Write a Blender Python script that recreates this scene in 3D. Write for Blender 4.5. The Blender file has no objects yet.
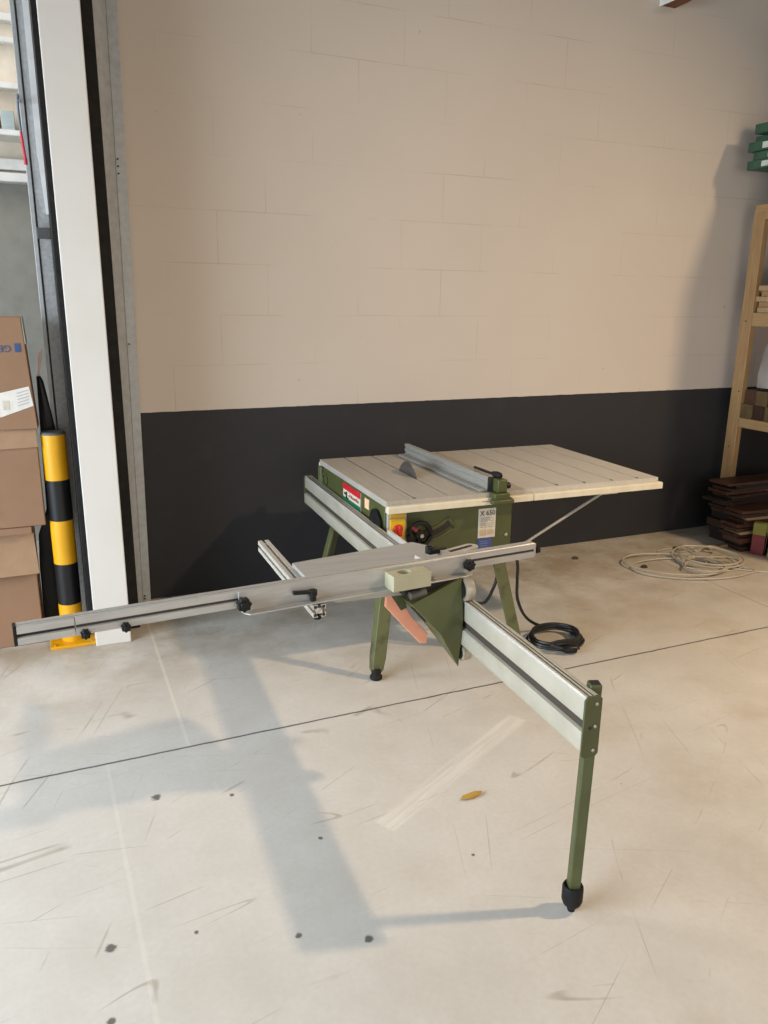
import bpy, bmesh, math, random
from mathutils import Vector, Matrix
random.seed(7)
PI = math.pi
sc = bpy.context.scene
col = sc.collection

# ------------------------------------------------------------------ camera
def cam_matrix(yaw, pitch, roll, loc):
    cy, sy = math.cos(yaw), math.sin(yaw)
    f = Vector((sy*math.cos(pitch), cy*math.cos(pitch), -math.sin(pitch)))
    r = Vector((cy, -sy, 0)); u = r.cross(f)
    c, s = math.cos(roll), math.sin(roll)
    r2 = c*r + s*u; u2 = -s*r + c*u
    return Matrix(((r2.x, u2.x, -f.x, loc[0]), (r2.y, u2.y, -f.y, loc[1]), (r2.z, u2.z, -f.z, loc[2]), (0, 0, 0, 1)))
cam = bpy.data.cameras.new('camera')
cam.sensor_fit = 'VERTICAL'; cam.sensor_height = 24.0; cam.lens = 775/1024*24
cam.clip_start = 0.05
camo = bpy.data.objects.new('camera', cam); col.objects.link(camo)
camo.matrix_world = cam_matrix(math.radians(23.48), math.radians(15.35), math.radians(0.73), (0, 0, 1.57))
sc.camera = camo

# ------------------------------------------------------------------ light
sc.view_settings.view_transform = 'Standard'; sc.view_settings.look = 'None'
sc.view_settings.gamma = 1; sc.view_settings.use_curve_mapping = False
sc.view_settings.exposure = 0.0
w = bpy.data.worlds.new('world'); sc.world = w; w.use_nodes = True
w.node_tree.nodes['Background'].inputs[0].default_value = (0.95, 0.97, 1.0, 1)
w.node_tree.nodes['Background'].inputs[1].default_value = 0.15
def area(name, loc, target, sx, sy, power, color, shape='RECTANGLE'):
    l = bpy.data.lights.new(name, 'AREA'); l.shape = shape; l.size = sx; l.size_y = sy
    l.energy = power; l.color = color
    o = bpy.data.objects.new(name, l); col.objects.link(o)
    o.location = loc
    o.rotation_euler = (Vector(target)-Vector(loc)).to_track_quat('-Z', 'Y').to_euler()
    return o
key = area('skylight_key', (4.75, 0.27, 4.27), (2.9, 1.6, 0.0), 0.22, 0.22, 90, (1.0, 0.735, 0.455), 'DISK')
key.data.spread = math.radians(112)
side = area('side_door_daylight', (-3.6, 1.3, 1.5), (0.9, 2.1, -0.6), 3.4, 2.4, 212, (0.80, 0.91, 1.0))
side.data.spread = math.radians(130)
area('rear_door_daylight', (1.2, -4.2, 1.6), (2.2, 4.0, 0.5), 5.0, 2.8, 110, (1.0, 0.90, 0.78))
area('next_bay_daylight', (-2.2, 4.3, 3.6), (-0.2, 5.4, 2.2), 1.4, 1.4, 85, (1.0, 0.97, 0.93))

# ------------------------------------------------------------------ materials
def nodes(name):
    m = bpy.data.materials.new(name); m.use_nodes = True
    nt = m.node_tree; return m, nt, nt.nodes['Principled BSDF']
def N(nt, t, **kw):
    n = nt.nodes.new(t)
    for k, v in kw.items():
        if hasattr(n, k): setattr(n, k, v)
        else: n.inputs[k.replace('_', ' ')].default_value = v
    return n
def math_node(nt, op, a, b=None):
    n = nt.nodes.new('ShaderNodeMath'); n.operation = op
    for i, v in enumerate((a, b)):
        if v is None: continue
        if isinstance(v, (int, float)): n.inputs[i].default_value = v
        else: nt.links.new(v, n.inputs[i])
    return n.outputs[0]
def mixc(nt, fac, a, b):
    n = nt.nodes.new('ShaderNodeMix'); n.data_type = 'RGBA'
    for sock, v in ((n.inputs[0], fac), (n.inputs[6], a), (n.inputs[7], b)):
        if isinstance(v, (int, float)): sock.default_value = v
        elif isinstance(v, tuple): sock.default_value = (*v, 1) if len(v) == 3 else v
        else: nt.links.new(v, sock)
    return n.outputs[2]
def noise(nt, vec, scale, detail=4, rough=.55):
    n = nt.nodes.new('ShaderNodeTexNoise'); n.inputs['Scale'].default_value = scale
    n.inputs['Detail'].default_value = detail; n.inputs['Roughness'].default_value = rough
    nt.links.new(vec, n.inputs['Vector']); return n.outputs[0]
def ramp(nt, v, a, b):
    n = nt.nodes.new('ShaderNodeMapRange'); n.inputs[1].default_value = a; n.inputs[2].default_value = b
    n.clamp = True; nt.links.new(v, n.inputs[0]); return n.outputs[0]
def coords(nt, scale=(1, 1, 1), rot=(0, 0, 0), loc=(0, 0, 0)):
    t = nt.nodes.new('ShaderNodeTexCoord'); mp = nt.nodes.new('ShaderNodeMapping')
    mp.inputs['Scale'].default_value = scale; mp.inputs['Rotation'].default_value = rot; mp.inputs['Location'].default_value = loc
    nt.links.new(t.outputs['Object'], mp.inputs[0]); return mp.outputs[0]
def mat(name, c, rough=.5, metal=0., c2=None, scale=12, amount=1., stretch=(1, 1, 1), bump=0., lo=.35, hi=.7, spec=None):
    m, nt, p = nodes(name)
    v = coords(nt, stretch); n = noise(nt, v, scale)
    if c2 is None: c2 = tuple(x*.86 for x in c)
    f = ramp(nt, n, lo, hi)
    nt.links.new(mixc(nt, f, c, c2), p.inputs['Base Color'])
    p.inputs['Roughness'].default_value = rough; p.inputs['Metallic'].default_value = metal
    if spec is not None: p.inputs['Specular IOR Level'].default_value = spec
    if bump:
        b = nt.nodes.new('ShaderNodeBump'); b.inputs['Strength'].default_value = bump; b.inputs['Distance'].default_value = .002
        nt.links.new(noise(nt, v, scale*6), b.inputs['Height']); nt.links.new(b.outputs[0], p.inputs['Normal'])
    return m
def wood(name, a, b, stretch=(6, 40, 6)):
    return mat(name, a, .6, 0, b, 2.2, stretch=stretch, lo=.3, hi=.75, bump=.1)

M = {}
M['green'] = mat('green_paint', (.073, .082, .025), .42, 0, (.056, .064, .02), 9)
M['green_worn'] = mat('worn_green_paint', (.10, .108, .042), .5, 0, (.045, .04, .025), 14, lo=.52, hi=.72)
M['green_leg'] = mat('leg_green_paint', (.075, .086, .031), .45, 0, (.056, .064, .024), 10)
M['alu'] = mat('brushed_aluminium', (.46, .455, .44), .42, .3, (.385, .38, .37), 5, stretch=(1, 14, 14))
M['alu_light'] = mat('pale_aluminium', (.56, .535, .485), .45, .3, (.48, .455, .405), 6, stretch=(1, 14, 14))
M['alu_rail'] = mat('dusty_aluminium', (.54, .51, .425), .42, .35, (.43, .40, .31), 7, lo=.45, hi=.8)
M['alu_old'] = mat('dull_aluminium', (.46, .45, .42), .5, .5, (.38, .37, .33), 9)
M['steel'] = mat('bare_steel', (.55, .53, .5), .3, .9, (.42, .40, .37), 20)
M['bright'] = mat('polished_metal_and_glint', (.86, .85, .82), .22, .5)
M['cast'] = mat('grey_machined_table', (.43, .405, .36), .48, .1, (.37, .345, .30), 6, stretch=(8, 1, 1))
M['cream_alu'] = mat('cream_edge_profile', (.72, .66, .52), .5, .05, (.63, .56, .42), 4, stretch=(3, 1, 1))
M['fence'] = mat('greyed_fence_aluminium', (.36, .345, .315), .45, .3, (.29, .28, .255), 6, stretch=(14, 1, 14))
M['ext'] = mat('pale_ribbed_table', (.57, .545, .50), .45, .12, (.52, .495, .45), 6, stretch=(8, 1, 1))
M['ext'].node_tree.nodes['Principled BSDF'].inputs['Roughness'].default_value = .32
M['dark_galv'] = mat('dark_bracket_steel', (.09, .09, .088), .6)
M['roller'] = mat('worn_beige_roller', (.45, .40, .32), .4, .3, (.33, .29, .22), 20)
M['blade'] = mat('tarnished_blade_steel', (.16, .145, .13), .45, .6, (.1, .09, .08), 30)
M['black'] = mat('black_plastic', (.010, .010, .011), .4, spec=.25)
M['rubber'] = mat('black_rubber', (.011, .011, .012), .62, 0, (.02, .019, .018), 25, spec=.15)
M['dark'] = mat('dark_slot', (.02, .018, .016), .8)
M['brownslot'] = mat('brown_groove', (.05, .038, .028), .7)
M['yellow'] = mat('yellow_switch_plate', (.72, .45, .01), .4)
M['red'] = mat('red_plastic', (.5, .02, .012), .35)
M['salmon'] = mat('salmon_paint', (.84, .37, .24), .5, 0, (.74, .31, .2), 10)
M['label_white'] = mat('label_white', (.60, .56, .49), .5, 0, (.5, .45, .36), 40)
M['label_blue'] = mat('label_blue', (.045, .075, .22), .5)
M['label_red'] = mat('label_red', (.52, .012, .02), .45)
M['label_green'] = mat('label_green', (.004, .13, .055), .45)
M['ink'] = mat('ink', (.03, .028, .026), .6)
M['ink_red'] = mat('ink_red', (.3, .1, .06), .6)
M['ink_blue'] = mat('ink_blue', (.03, .07, .2), .6)
M['orange_sticker'] = mat('orange_sticker', (.75, .42, .22), .5, 0, (.75, .62, .45), 90)
M['cable'] = mat('black_cable', (.014, .014, .015), .45)
M['white_cable'] = mat('grey_white_cable', (.50, .45, .37), .5, 0, (.42, .37, .30), 20)
M['bollard_y'] = mat('bollard_yellow', (.74, .365, .004), .35, 0, (.68, .33, .004), 6)
M['bollard_k'] = mat('bollard_black', (.010, .010, .012), .35, spec=.35)
M['white_post'] = mat('white_coated_panel', (.66, .64, .61), .5, 0, (.63, .61, .575), 3)
M['galv'] = mat('galvanised_steel', (.46, .475, .485), .5, .2, (.33, .34, .345), 60, lo=.3, hi=.7)
M['galv_light'] = mat('light_galvanised_steel', (.45, .47, .485), .5, .2, (.37, .385, .395), 30)
M['lit_edge'] = mat('white_lit_edge', (.9, .9, .9), .5)
M['card'] = mat('brown_cardboard', (.275, .16, .096), .8, 0, (.235, .135, .078), 3)
M['card_in'] = mat('cardboard_inside', (.34, .215, .13), .8)
M['tape'] = mat('grey_packing_tape', (.33, .33, .29), .4)
M['paper'] = mat('paper_label', (.7, .68, .65), .6, 0, (.62, .6, .58), 30)
M['bag'] = mat('black_bag', (.007, .007, .008), .35, spec=.2)
M['pink'] = mat('pinkish_strip', (.75, .58, .53), .6)
M['pine'] = wood('pine_timber', (.40, .25, .115), (.29, .165, .068), (30, 30, 3))
M['pine_y'] = wood('pine_beam', (.40, .255, .12), (.30, .18, .075), (30, 3, 30))
M['floor_brown'] = mat('dark_brown_board', (.05, .021, .013), .5, 0, (.032, .014, .009), 5, stretch=(3, 20, 3))
M['floor_red'] = mat('reddish_brown_board', (.09, .035, .019), .5, 0, (.06, .024, .014), 5, stretch=(3, 20, 3))
M['floor_tan'] = mat('tan_board', (.42, .29, .16), .6, 0, (.33, .21, .11), 5, stretch=(3, 20, 3))
M['floor_black'] = mat('black_board', (.012, .010, .009), .6)
M['pack_green'] = mat('dark_green_pack', (.035, .105, .06), .5, 0, (.022, .07, .042), 9)
M['pack_white'] = mat('white_pack_end', (.62, .68, .62), .5)
M['pack_brown'] = mat('brown_pack', (.12, .08, .03), .6, 0, (.07, .042, .017), 9)
M['pack_lime'] = mat('lime_pack', (.20, .19, .02), .5)
M['pack_redbox'] = mat('dark_red_box', (.16, .008, .012), .5)
M['bottle_green'] = mat('green_plastic', (.01, .10, .04), .35)
M['grey_bag'] = mat('grey_plastic_film', (.30, .27, .25), .45, 0, (.22, .19, .18), 5)
M['leaf'] = mat('dry_leaf', (.48, .31, .05), .6, 0, (.36, .20, .04), 40)
M['dirt'] = mat('dark_dirt', (.06, .045, .03), .9)
M['rust'] = mat('rust_brown_paint', (.16, .05, .025), .6)
M['far_lower'] = mat('grey_green_wall', (.27, .265, .235), .7)
M['far_upper'] = mat('cream_wall', (.82, .74, .62), .8)
M['far_white'] = mat('white_frame', (.88, .88, .86), .6)
M['mid_red'] = mat('brick_red', (.32, .10, .07), .7)
M['mid_blue'] = mat('pale_blue_grey', (.45, .55, .56), .6)
M['red_cord'] = mat('red_cord', (.6, .03, .06), .5)
M['blue_cord'] = mat('blue_grey_cord', (.16, .2, .25), .5)

def floor_mat():
    m, nt, p = nodes('worn_concrete_floor')
    t = nt.nodes.new('ShaderNodeTexCoord'); ob = t.outputs['Object']
    sx = nt.nodes.new('ShaderNodeSeparateXYZ'); nt.links.new(ob, sx.inputs[0]); X, Y = sx.outputs[0], sx.outputs[1]
    big = ramp(nt, noise(nt, ob, .9, 5), .35, .68)
    mid = ramp(nt, noise(nt, ob, 5, 6, .65), .35, .7)
    fine = ramp(nt, noise(nt, ob, 60, 3), .3, .75)
    c = mixc(nt, big, (.585, .56, .525), (.52, .495, .455))
    c = mixc(nt, math_node(nt, 'MULTIPLY', mid, .6), c, (.645, .625, .595))
    c = mixc(nt, math_node(nt, 'MULTIPLY', fine, .28), c, (.45, .42, .37))
    # brownish dirt near the back wall
    dirt = math_node(nt, 'MULTIPLY', ramp(nt, Y, 2.6, 3.8), ramp(nt, noise(nt, ob, 2.6, 6, .7), .38, .62))
    c = mixc(nt, math_node(nt, 'MULTIPLY', dirt, .85), c, (.31, .245, .16))
    # scratches: iso-lines of stretched noise, broken up by a mask
    for sc_, rot, mk in (((.16, 1.5, 1), .5, 3.1), ((.2, 2.2, 1), -.35, 2.3), ((.14, 1.6, 1), 1.2, 1.7), ((.12, 2.6, 1), .15, 2.0)):
        cr, sr = math.cos(rot), math.sin(rot)
        cbn = nt.nodes.new('ShaderNodeCombineXYZ')
        nt.links.new(math_node(nt, 'MULTIPLY', math_node(nt, 'ADD', math_node(nt, 'MULTIPLY', X, cr), math_node(nt, 'MULTIPLY', Y, sr)), sc_[0]), cbn.inputs[0])
        nt.links.new(math_node(nt, 'MULTIPLY', math_node(nt, 'SUBTRACT', math_node(nt, 'MULTIPLY', Y, cr), math_node(nt, 'MULTIPLY', X, sr)), sc_[1]), cbn.inputs[1])
        cbn.inputs[2].default_value = mk*5
        n = noise(nt, cbn.outputs[0], 2.4, 1, .3)
        line = ramp(nt, math_node(nt, 'ABSOLUTE', math_node(nt, 'SUBTRACT', n, .5)), .0035, .0010)
        mask = ramp(nt, noise(nt, ob, mk*1.6, 3), .53, .62)
        c = mixc(nt, math_node(nt, 'MULTIPLY', math_node(nt, 'MULTIPLY', line, mask), .55), c, (.27, .23, .18))
    st = math_node(nt, 'MULTIPLY', ramp(nt, noise(nt, ob, 1.9, 8, .72), .50, .68), ramp(nt, X, -.2, 2.0))
    c = mixc(nt, math_node(nt, 'MULTIPLY', st, .42), c, (.42, .34, .24))  # brown stains; their tan rise to the right also paints in warm light
    spots = ramp(nt, noise(nt, ob, 34, 2), .74, .78)
    spm = ramp(nt, noise(nt, ob, 3.3, 2), .52, .6)
    c = mixc(nt, math_node(nt, 'MULTIPLY', math_node(nt, 'MULTIPLY', spots, spm), .7), c, (.25, .21, .16))
    def band(axis, pos, wdt, lim=None):
        f = ramp(nt, math_node(nt, 'ABSOLUTE', math_node(nt, 'SUBTRACT', axis, pos)), wdt, wdt*.5)
        if lim:
            o, a, b = lim
            f = math_node(nt, 'MULTIPLY', f, math_node(nt, 'MULTIPLY', math_node(nt, 'GREATER_THAN', o, a), math_node(nt, 'LESS_THAN', o, b)))
        return f
    wob = math_node(nt, 'ADD', Y, math_node(nt, 'MULTIPLY', math_node(nt, 'SUBTRACT', noise(nt, ob, 9, 3), .5), .012))
    c = mixc(nt, math_node(nt, 'MULTIPLY', band(wob, 2.548, .006), .9), c, (.06, .055, .05))
    c = mixc(nt, math_node(nt, 'MULTIPLY', band(X, 3.45, .005, (Y, 2.56, 3.6)), .6), c, (.18, .15, .12))
    xl = math_node(nt, 'SUBTRACT', X, math_node(nt, 'MULTIPLY', Y, -.022))
    c = mixc(nt, math_node(nt, 'MULTIPLY', band(xl, .125, .008, (Y, 1.2, 2.54)), .22), c, (.74, .71, .62))
    c = mixc(nt, math_node(nt, 'MULTIPLY', band(X, .35, .008, (Y, 2.56, 3.9)), .35), c, (.74, .7, .60))
    # pale brushed smear
    al = math.atan2(.42, .776)
    u = math_node(nt, 'ADD', math_node(nt, 'MULTIPLY', math_node(nt, 'SUBTRACT', X, .811), math.cos(al)), math_node(nt, 'MULTIPLY', math_node(nt, 'SUBTRACT', Y, 1.866), math.sin(al)))
    vv = math_node(nt, 'SUBTRACT', math_node(nt, 'MULTIPLY', math_node(nt, 'SUBTRACT', Y, 1.866), math.cos(al)), math_node(nt, 'MULTIPLY', math_node(nt, 'SUBTRACT', X, .811), math.sin(al)))
    f = math_node(nt, 'MULTIPLY', ramp(nt, math_node(nt, 'ABSOLUTE', vv), .045, .03), math_node(nt, 'MULTIPLY', math_node(nt, 'GREATER_THAN', u, .02), math_node(nt, 'LESS_THAN', u, .86)))
    cb2 = nt.nodes.new('ShaderNodeCombineXYZ'); nt.links.new(math_node(nt, 'MULTIPLY', u, 2.0), cb2.inputs[0]); nt.links.new(math_node(nt, 'MULTIPLY', vv, 40.0), cb2.inputs[1]); v2 = cb2.outputs[0]
    f = math_node(nt, 'MULTIPLY', f, ramp(nt, noise(nt, v2, 1.5, 3), .35, .6))
    c = mixc(nt, math_node(nt, 'MULTIPLY', f, .5), c, (.76, .73, .67))
    # round dark stains
    for x, y, r in ((.2, 2.29, .016), (.015, 1.71, .014), (-.002, 1.497, .011), (.43, 2.21, .008), (.63, 1.9, .007), (.46, 1.57, .009), (.62, 1.49, .012), (.22, 1.68, .006), (1.02, 1.66, .006)):
        d = nt.nodes.new('ShaderNodeVectorMath'); d.operation = 'DISTANCE'; nt.links.new(ob, d.inputs[0]); d.inputs[1].default_value = (x, y, 0)
        dd = math_node(nt, 'ADD', d.outputs[1], math_node(nt, 'MULTIPLY', math_node(nt, 'SUBTRACT', noise(nt, ob, 50, 2), .5), r*1.4))
        c = mixc(nt, math_node(nt, 'MULTIPLY', ramp(nt, dd, r*1.2, r*.7), .85), c, (.07, .06, .05))
    nt.links.new(c, p.inputs['Base Color'])
    r = nt.nodes.new('ShaderNodeMapRange'); nt.links.new(mid, r.inputs[0]); r.inputs[3].default_value = .38; r.inputs[4].default_value = .55
    nt.links.new(r.outputs[0], p.inputs['Roughness'])
    p.inputs['Specular IOR Level'].default_value = .35
    b = nt.nodes.new('ShaderNodeBump'); b.inputs['Strength'].default_value = .12; b.inputs['Distance'].default_value = .004
    nt.links.new(noise(nt, ob, 25, 4), b.inputs['Height']); nt.links.new(b.outputs[0], p.inputs['Normal'])
    return m
def wall_mat():
    m, nt, p = nodes('painted_block_wall')
    t = nt.nodes.new('ShaderNodeTexCoord'); ob = t.outputs['Object']
    sx = nt.nodes.new('ShaderNodeSeparateXYZ'); nt.links.new(ob, sx.inputs[0])
    cb = nt.nodes.new('ShaderNodeCombineXYZ')
    nt.links.new(math_node(nt, 'ADD', sx.outputs[0], .155), cb.inputs[0]); nt.links.new(math_node(nt, 'ADD', sx.outputs[2], .018), cb.inputs[1])
    br = nt.nodes.new('ShaderNodeTexBrick'); nt.links.new(cb.outputs[0], br.inputs['Vector'])
    br.inputs['Scale'].default_value = 1; br.inputs['Brick Width'].default_value = .5; br.inputs['Row Height'].default_value = .25
    br.inputs['Mortar Size'].default_value = .0022; br.inputs['Mortar Smooth'].default_value = .3
    msk = ramp(nt, noise(nt, ob, 1.7, 4, .6), .46, .62)
    joint = math_node(nt, 'MULTIPLY', br.outputs['Fac'], msk)
    big = ramp(nt, noise(nt, ob, 1.3, 4), .3, .7)
    up = mixc(nt, big, (.60, .535, .475), (.575, .51, .45))
    up = mixc(nt, math_node(nt, 'MULTIPLY', joint, .5), up, (.36, .29, .21))
    chip = math_node(nt, 'MULTIPLY', ramp(nt, noise(nt, ob, 22, 3), .735, .76), ramp(nt, noise(nt, ob, 2.2, 2), .5, .6))
    up = mixc(nt, math_node(nt, 'MULTIPLY', chip, .5), up, (.3, .24, .18))
    lo = mixc(nt, big, (.033, .033, .037), (.027, .027, .030))
    dust = ramp(nt, noise(nt, ob, 4.5, 5, .65), .58, .78)
    lo = mixc(nt, math_node(nt, 'MULTIPLY', dust, .3), lo, (.06, .058, .058))
    edge = math_node(nt, 'ADD', 1.003, math_node(nt, 'MULTIPLY', math_node(nt, 'SUBTRACT', noise(nt, ob, 14, 2), .5), .006))
    is_up = math_node(nt, 'GREATER_THAN', sx.outputs[2], edge)
    nt.links.new(mixc(nt, is_up, lo, up), p.inputs['Base Color'])
    p.inputs['Roughness'].default_value = .62; p.inputs['Specular IOR Level'].default_value = .25
    b = nt.nodes.new('ShaderNodeBump'); b.inputs['Strength'].default_value = .25; b.inputs['Distance'].default_value = .002; b.invert = True
    h = math_node(nt, 'ADD', math_node(nt, 'MULTIPLY', joint, 1.5), math_node(nt, 'MULTIPLY', noise(nt, ob, 40, 4), .25))
    nt.links.new(h, b.inputs['Height']); nt.links.new(b.outputs[0], p.inputs['Normal'])
    return m
M['floor'] = floor_mat(); M['wall'] = wall_mat()
M['wall_plain'] = mat('plain_cream_wall', (.58, .5, .41), .75)
M['ceil'] = mat('grey_ceiling', (.14, .13, .12), .8)

# ------------------------------------------------------------------ mesh builder
WM = {}                                   # world matrices of parents
class MB:
    """collects shapes in world space (through an optional frame); obj() links them as one mesh"""
    def __init__(s, frame=None): s.bm = bmesh.new(); s.f = frame or Matrix()
    def _v(s, p): return s.bm.verts.new(s.f @ Vector(p))
    def hexa(s, b, t):                    # two quads, bottom and top
        v = [s._v(p) for p in (*b, *t)]
        for q in ((3, 2, 1, 0), (4, 5, 6, 7), (0, 1, 5, 4), (1, 2, 6, 5), (2, 3, 7, 6), (3, 0, 4, 7)): s.bm.faces.new([v[i] for i in q])
        return s
    def box(s, x0, x1, y0, y1, z0, z1):
        return s.hexa([(x0, y0, z0), (x1, y0, z0), (x1, y1, z0), (x0, y1, z0)], [(x0, y0, z1), (x1, y0, z1), (x1, y1, z1), (x0, y1, z1)])
    def prism(s, poly, axis, a, b):       # polygon in the two other axes, extruded along axis
        def mk(p, t):
            q = list(p); q.insert(axis, t); return s._v(q)
        A = [mk(p, a) for p in poly]; B = [mk(p, b) for p in poly]; n = len(poly)
        s.bm.faces.new(A[::-1]); s.bm.faces.new(B)
        for i in range(n): s.bm.faces.new((A[i], A[(i+1) % n], B[(i+1) % n], B[i]))
        return s
    def loft(s, rings, caps=True):
        R = [[s._v(p) for p in r] for r in rings]; n = len(R[0])
        for a, b in zip(R, R[1:]):
            for i in range(n): s.bm.faces.new((a[i], a[(i+1) % n], b[(i+1) % n], b[i]))
        if caps: s.bm.faces.new(R[0][::-1]); s.bm.faces.new(R[-1])
        return s
    def lathe(s, c, axis, prof, n=24, smooth=True):   # prof: (radius, along)
        ax = Vector(axis).normalized(); u = ax.orthogonal().normalized(); v = ax.cross(u); c = Vector(c)
        s.loft([[c+ax*h+(u*math.cos(2*PI*i/n)+v*math.sin(2*PI*i/n))*max(r, 1e-4) for i in range(n)] for r, h in prof]); return s
    def cyl(s, p, q, r, n=20, r2=None):
        p = Vector(p); q = Vector(q); d = q-p
        return s.lathe(p, d, [(r, 0), (r if r2 is None else r2, d.length)], n)
    def tube(s, pts, r, n=8, closed=False):
        pts = [Vector(p) for p in pts]; rings = []; up = Vector((0, 0, 1)); m = len(pts)
        for i, p in enumerate(pts):
            t = (pts[(i+1) % m]-pts[i-1]) if closed else pts[min(i+1, m-1)]-pts[max(i-1, 0)]
            t.normalize(); a = t.cross(up)
            if a.length < .05: a = t.cross(Vector((1, 0, 0)))
            a.normalize(); b = a.cross(t)
            rings.append([p+(a*math.cos(2*PI*k/n)+b*math.sin(2*PI*k/n))*r for k in range(n)])
        if closed: rings.append(rings[0])
        return s.loft(rings, not closed)
    def bar(s, p, q, wx, hz, up=(0, 0, 1)):            # rectangular bar between two points
        p = Vector(p); q = Vector(q); t = (q-p).normalized(); a = t.cross(Vector(up)).normalized(); b = a.cross(t)
        f = lambda c: [c-a*wx/2-b*hz/2, c+a*wx/2-b*hz/2, c+a*wx/2+b*hz/2, c-a*wx/2+b*hz/2]
        return s.hexa(f(p), f(q))
def setp(o, label=None, cat=None, group=None, kind=None):
    if label: o['label'] = label
    if cat: o['category'] = cat
    if group: o['group'] = group
    if kind: o['kind'] = kind
    return o
def obj(name, mb, material, parent=None, bevel=0., smooth=True, segs=2):
    bm = mb.bm
    bmesh.ops.remove_doubles(bm, verts=bm.verts, dist=1e-6)
    bmesh.ops.recalc_face_normals(bm, faces=bm.faces)
    if parent: inv = WM[parent.name].inverted(); loc = None
    else:
        xs = [v.co for v in bm.verts]
        loc = Vector(((min(v.x for v in xs)+max(v.x for v in xs))/2, (min(v.y for v in xs)+max(v.y for v in xs))/2, min(v.z for v in xs)))
        inv = Matrix.Translation(-loc)
    if parent and parent.type == 'MESH' or parent:
        # own origin at the part's centre
        cs = [inv @ v.co for v in bm.verts]; c = Vector((0, 0, 0))
        for q in cs: c += q
        c /= len(cs); loc = c; inv = Matrix.Translation(-c) @ inv
    bm.transform(inv)
    me = bpy.data.meshes.new(name); bm.to_mesh(me); bm.free()
    for m_ in (material if isinstance(material, (list, tuple)) else [material]): me.materials.append(m_)
    o = bpy.data.objects.new(name, me); col.objects.link(o); o.location = loc
    if parent: o.parent = parent
    WM[o.name] = inv.inverted()
    if bevel:
        b = o.modifiers.new('bevel', 'BEVEL'); b.width = bevel; b.segments = segs; b.limit_method = 'ANGLE'; b.angle_limit = math.radians(40)
    if smooth:
        try: me.shade_smooth(); me.set_sharp_from_angle(angle=math.radians(38))
        except Exception: pass
    return o
def thing(name, label, cat, loc, rz=0., group=None):
    o = bpy.data.objects.new(name, None); col.objects.link(o); o.empty_display_size = .1
    o.location = loc; o.rotation_euler = (0, 0, rz)
    WM[o.name] = Matrix.Translation(loc) @ Matrix.Rotation(rz, 4, 'Z')
    return setp(o, label, cat, group)
def raw(name, mb, material, bevel=0.):     # structure in world space, origin kept at the world origin
    me = bpy.data.meshes.new(name); bmesh.ops.recalc_face_normals(mb.bm, faces=mb.bm.faces); mb.bm.to_mesh(me); mb.bm.free(); me.materials.append(material)
    o = bpy.data.objects.new(name, me); col.objects.link(o); o['kind'] = 'structure'; WM[o.name] = Matrix()
    if bevel:
        b = o.modifiers.new('bevel', 'BEVEL'); b.width = bevel; b.segments = 2; b.limit_method = 'ANGLE'
    return o
def text_mesh(mb, body, size, frame, depth=.0006):
    """adds lettering (built-in font) to mb; frame maps text x,y,z"""
    cu = bpy.data.curves.new('lettering', 'FONT'); cu.body = body; cu.size = size; cu.extrude = depth; cu.align_x = 'CENTER'; cu.align_y = 'CENTER'
    cu.resolution_u = 3
    to = bpy.data.objects.new('lettering', cu); col.objects.link(to)
    bpy.context.view_layer.update()
    me = bpy.data.meshes.new_from_object(to.evaluated_get(bpy.context.evaluated_depsgraph_get()))
    me.transform(frame); mb.bm.from_mesh(me)
    bpy.data.objects.remove(to); bpy.data.curves.remove(cu); bpy.data.meshes.remove(me)
def frame(o, ex, ey, ez):
    ex, ey, ez, o = map(Vector, (ex, ey, ez, o))
    return Matrix(((ex.x, ey.x, ez.x, o.x), (ex.y, ey.y, ez.y, o.y), (ex.z, ey.z, ez.z, o.z), (0, 0, 0, 1)))

# ------------------------------------------------------------------ setting
raw('floor', MB().box(-5, 9, -5, 8, -.1, 0), M['floor'])
raw('wall_back', MB().box(.33, 5.1, 4.062, 4.3, 0, 4.6), M['wall'])
raw('wall_right', MB().box(4.98, 5.1, 2.0, 4.062, 0, 3.0), M['wall_plain'])
raw('ceiling', MB().box(-5, 9, -5, 8, 6.9, 7.0), M['ceil'])
raw('wall_far_lower', MB().box(-4, 1.6, 5.4, 5.6, 0, 2.2), M['far_lower'])
raw('wall_far_upper', MB().box(-4, 1.6, 5.42, 5.6, 2.2, 4.6), M['far_upper'])
raw('trim_1', MB().box(-4, 1.6, 5.3, 5.42, 2.2, 2.25).box(-4, 1.6, 5.34, 5.42, 2.27, 2.33), M['far_white'], .006)
raw('trim_2', MB().box(-4, 1.6, 5.34, 5.42, 2.70, 2.735).box(-4, 1.6, 5.36, 5.42, 2.94, 2.97).box(-4, 1.6, 5.36, 5.42, 3.05, 3.09), M['far_white'], .006)
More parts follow.
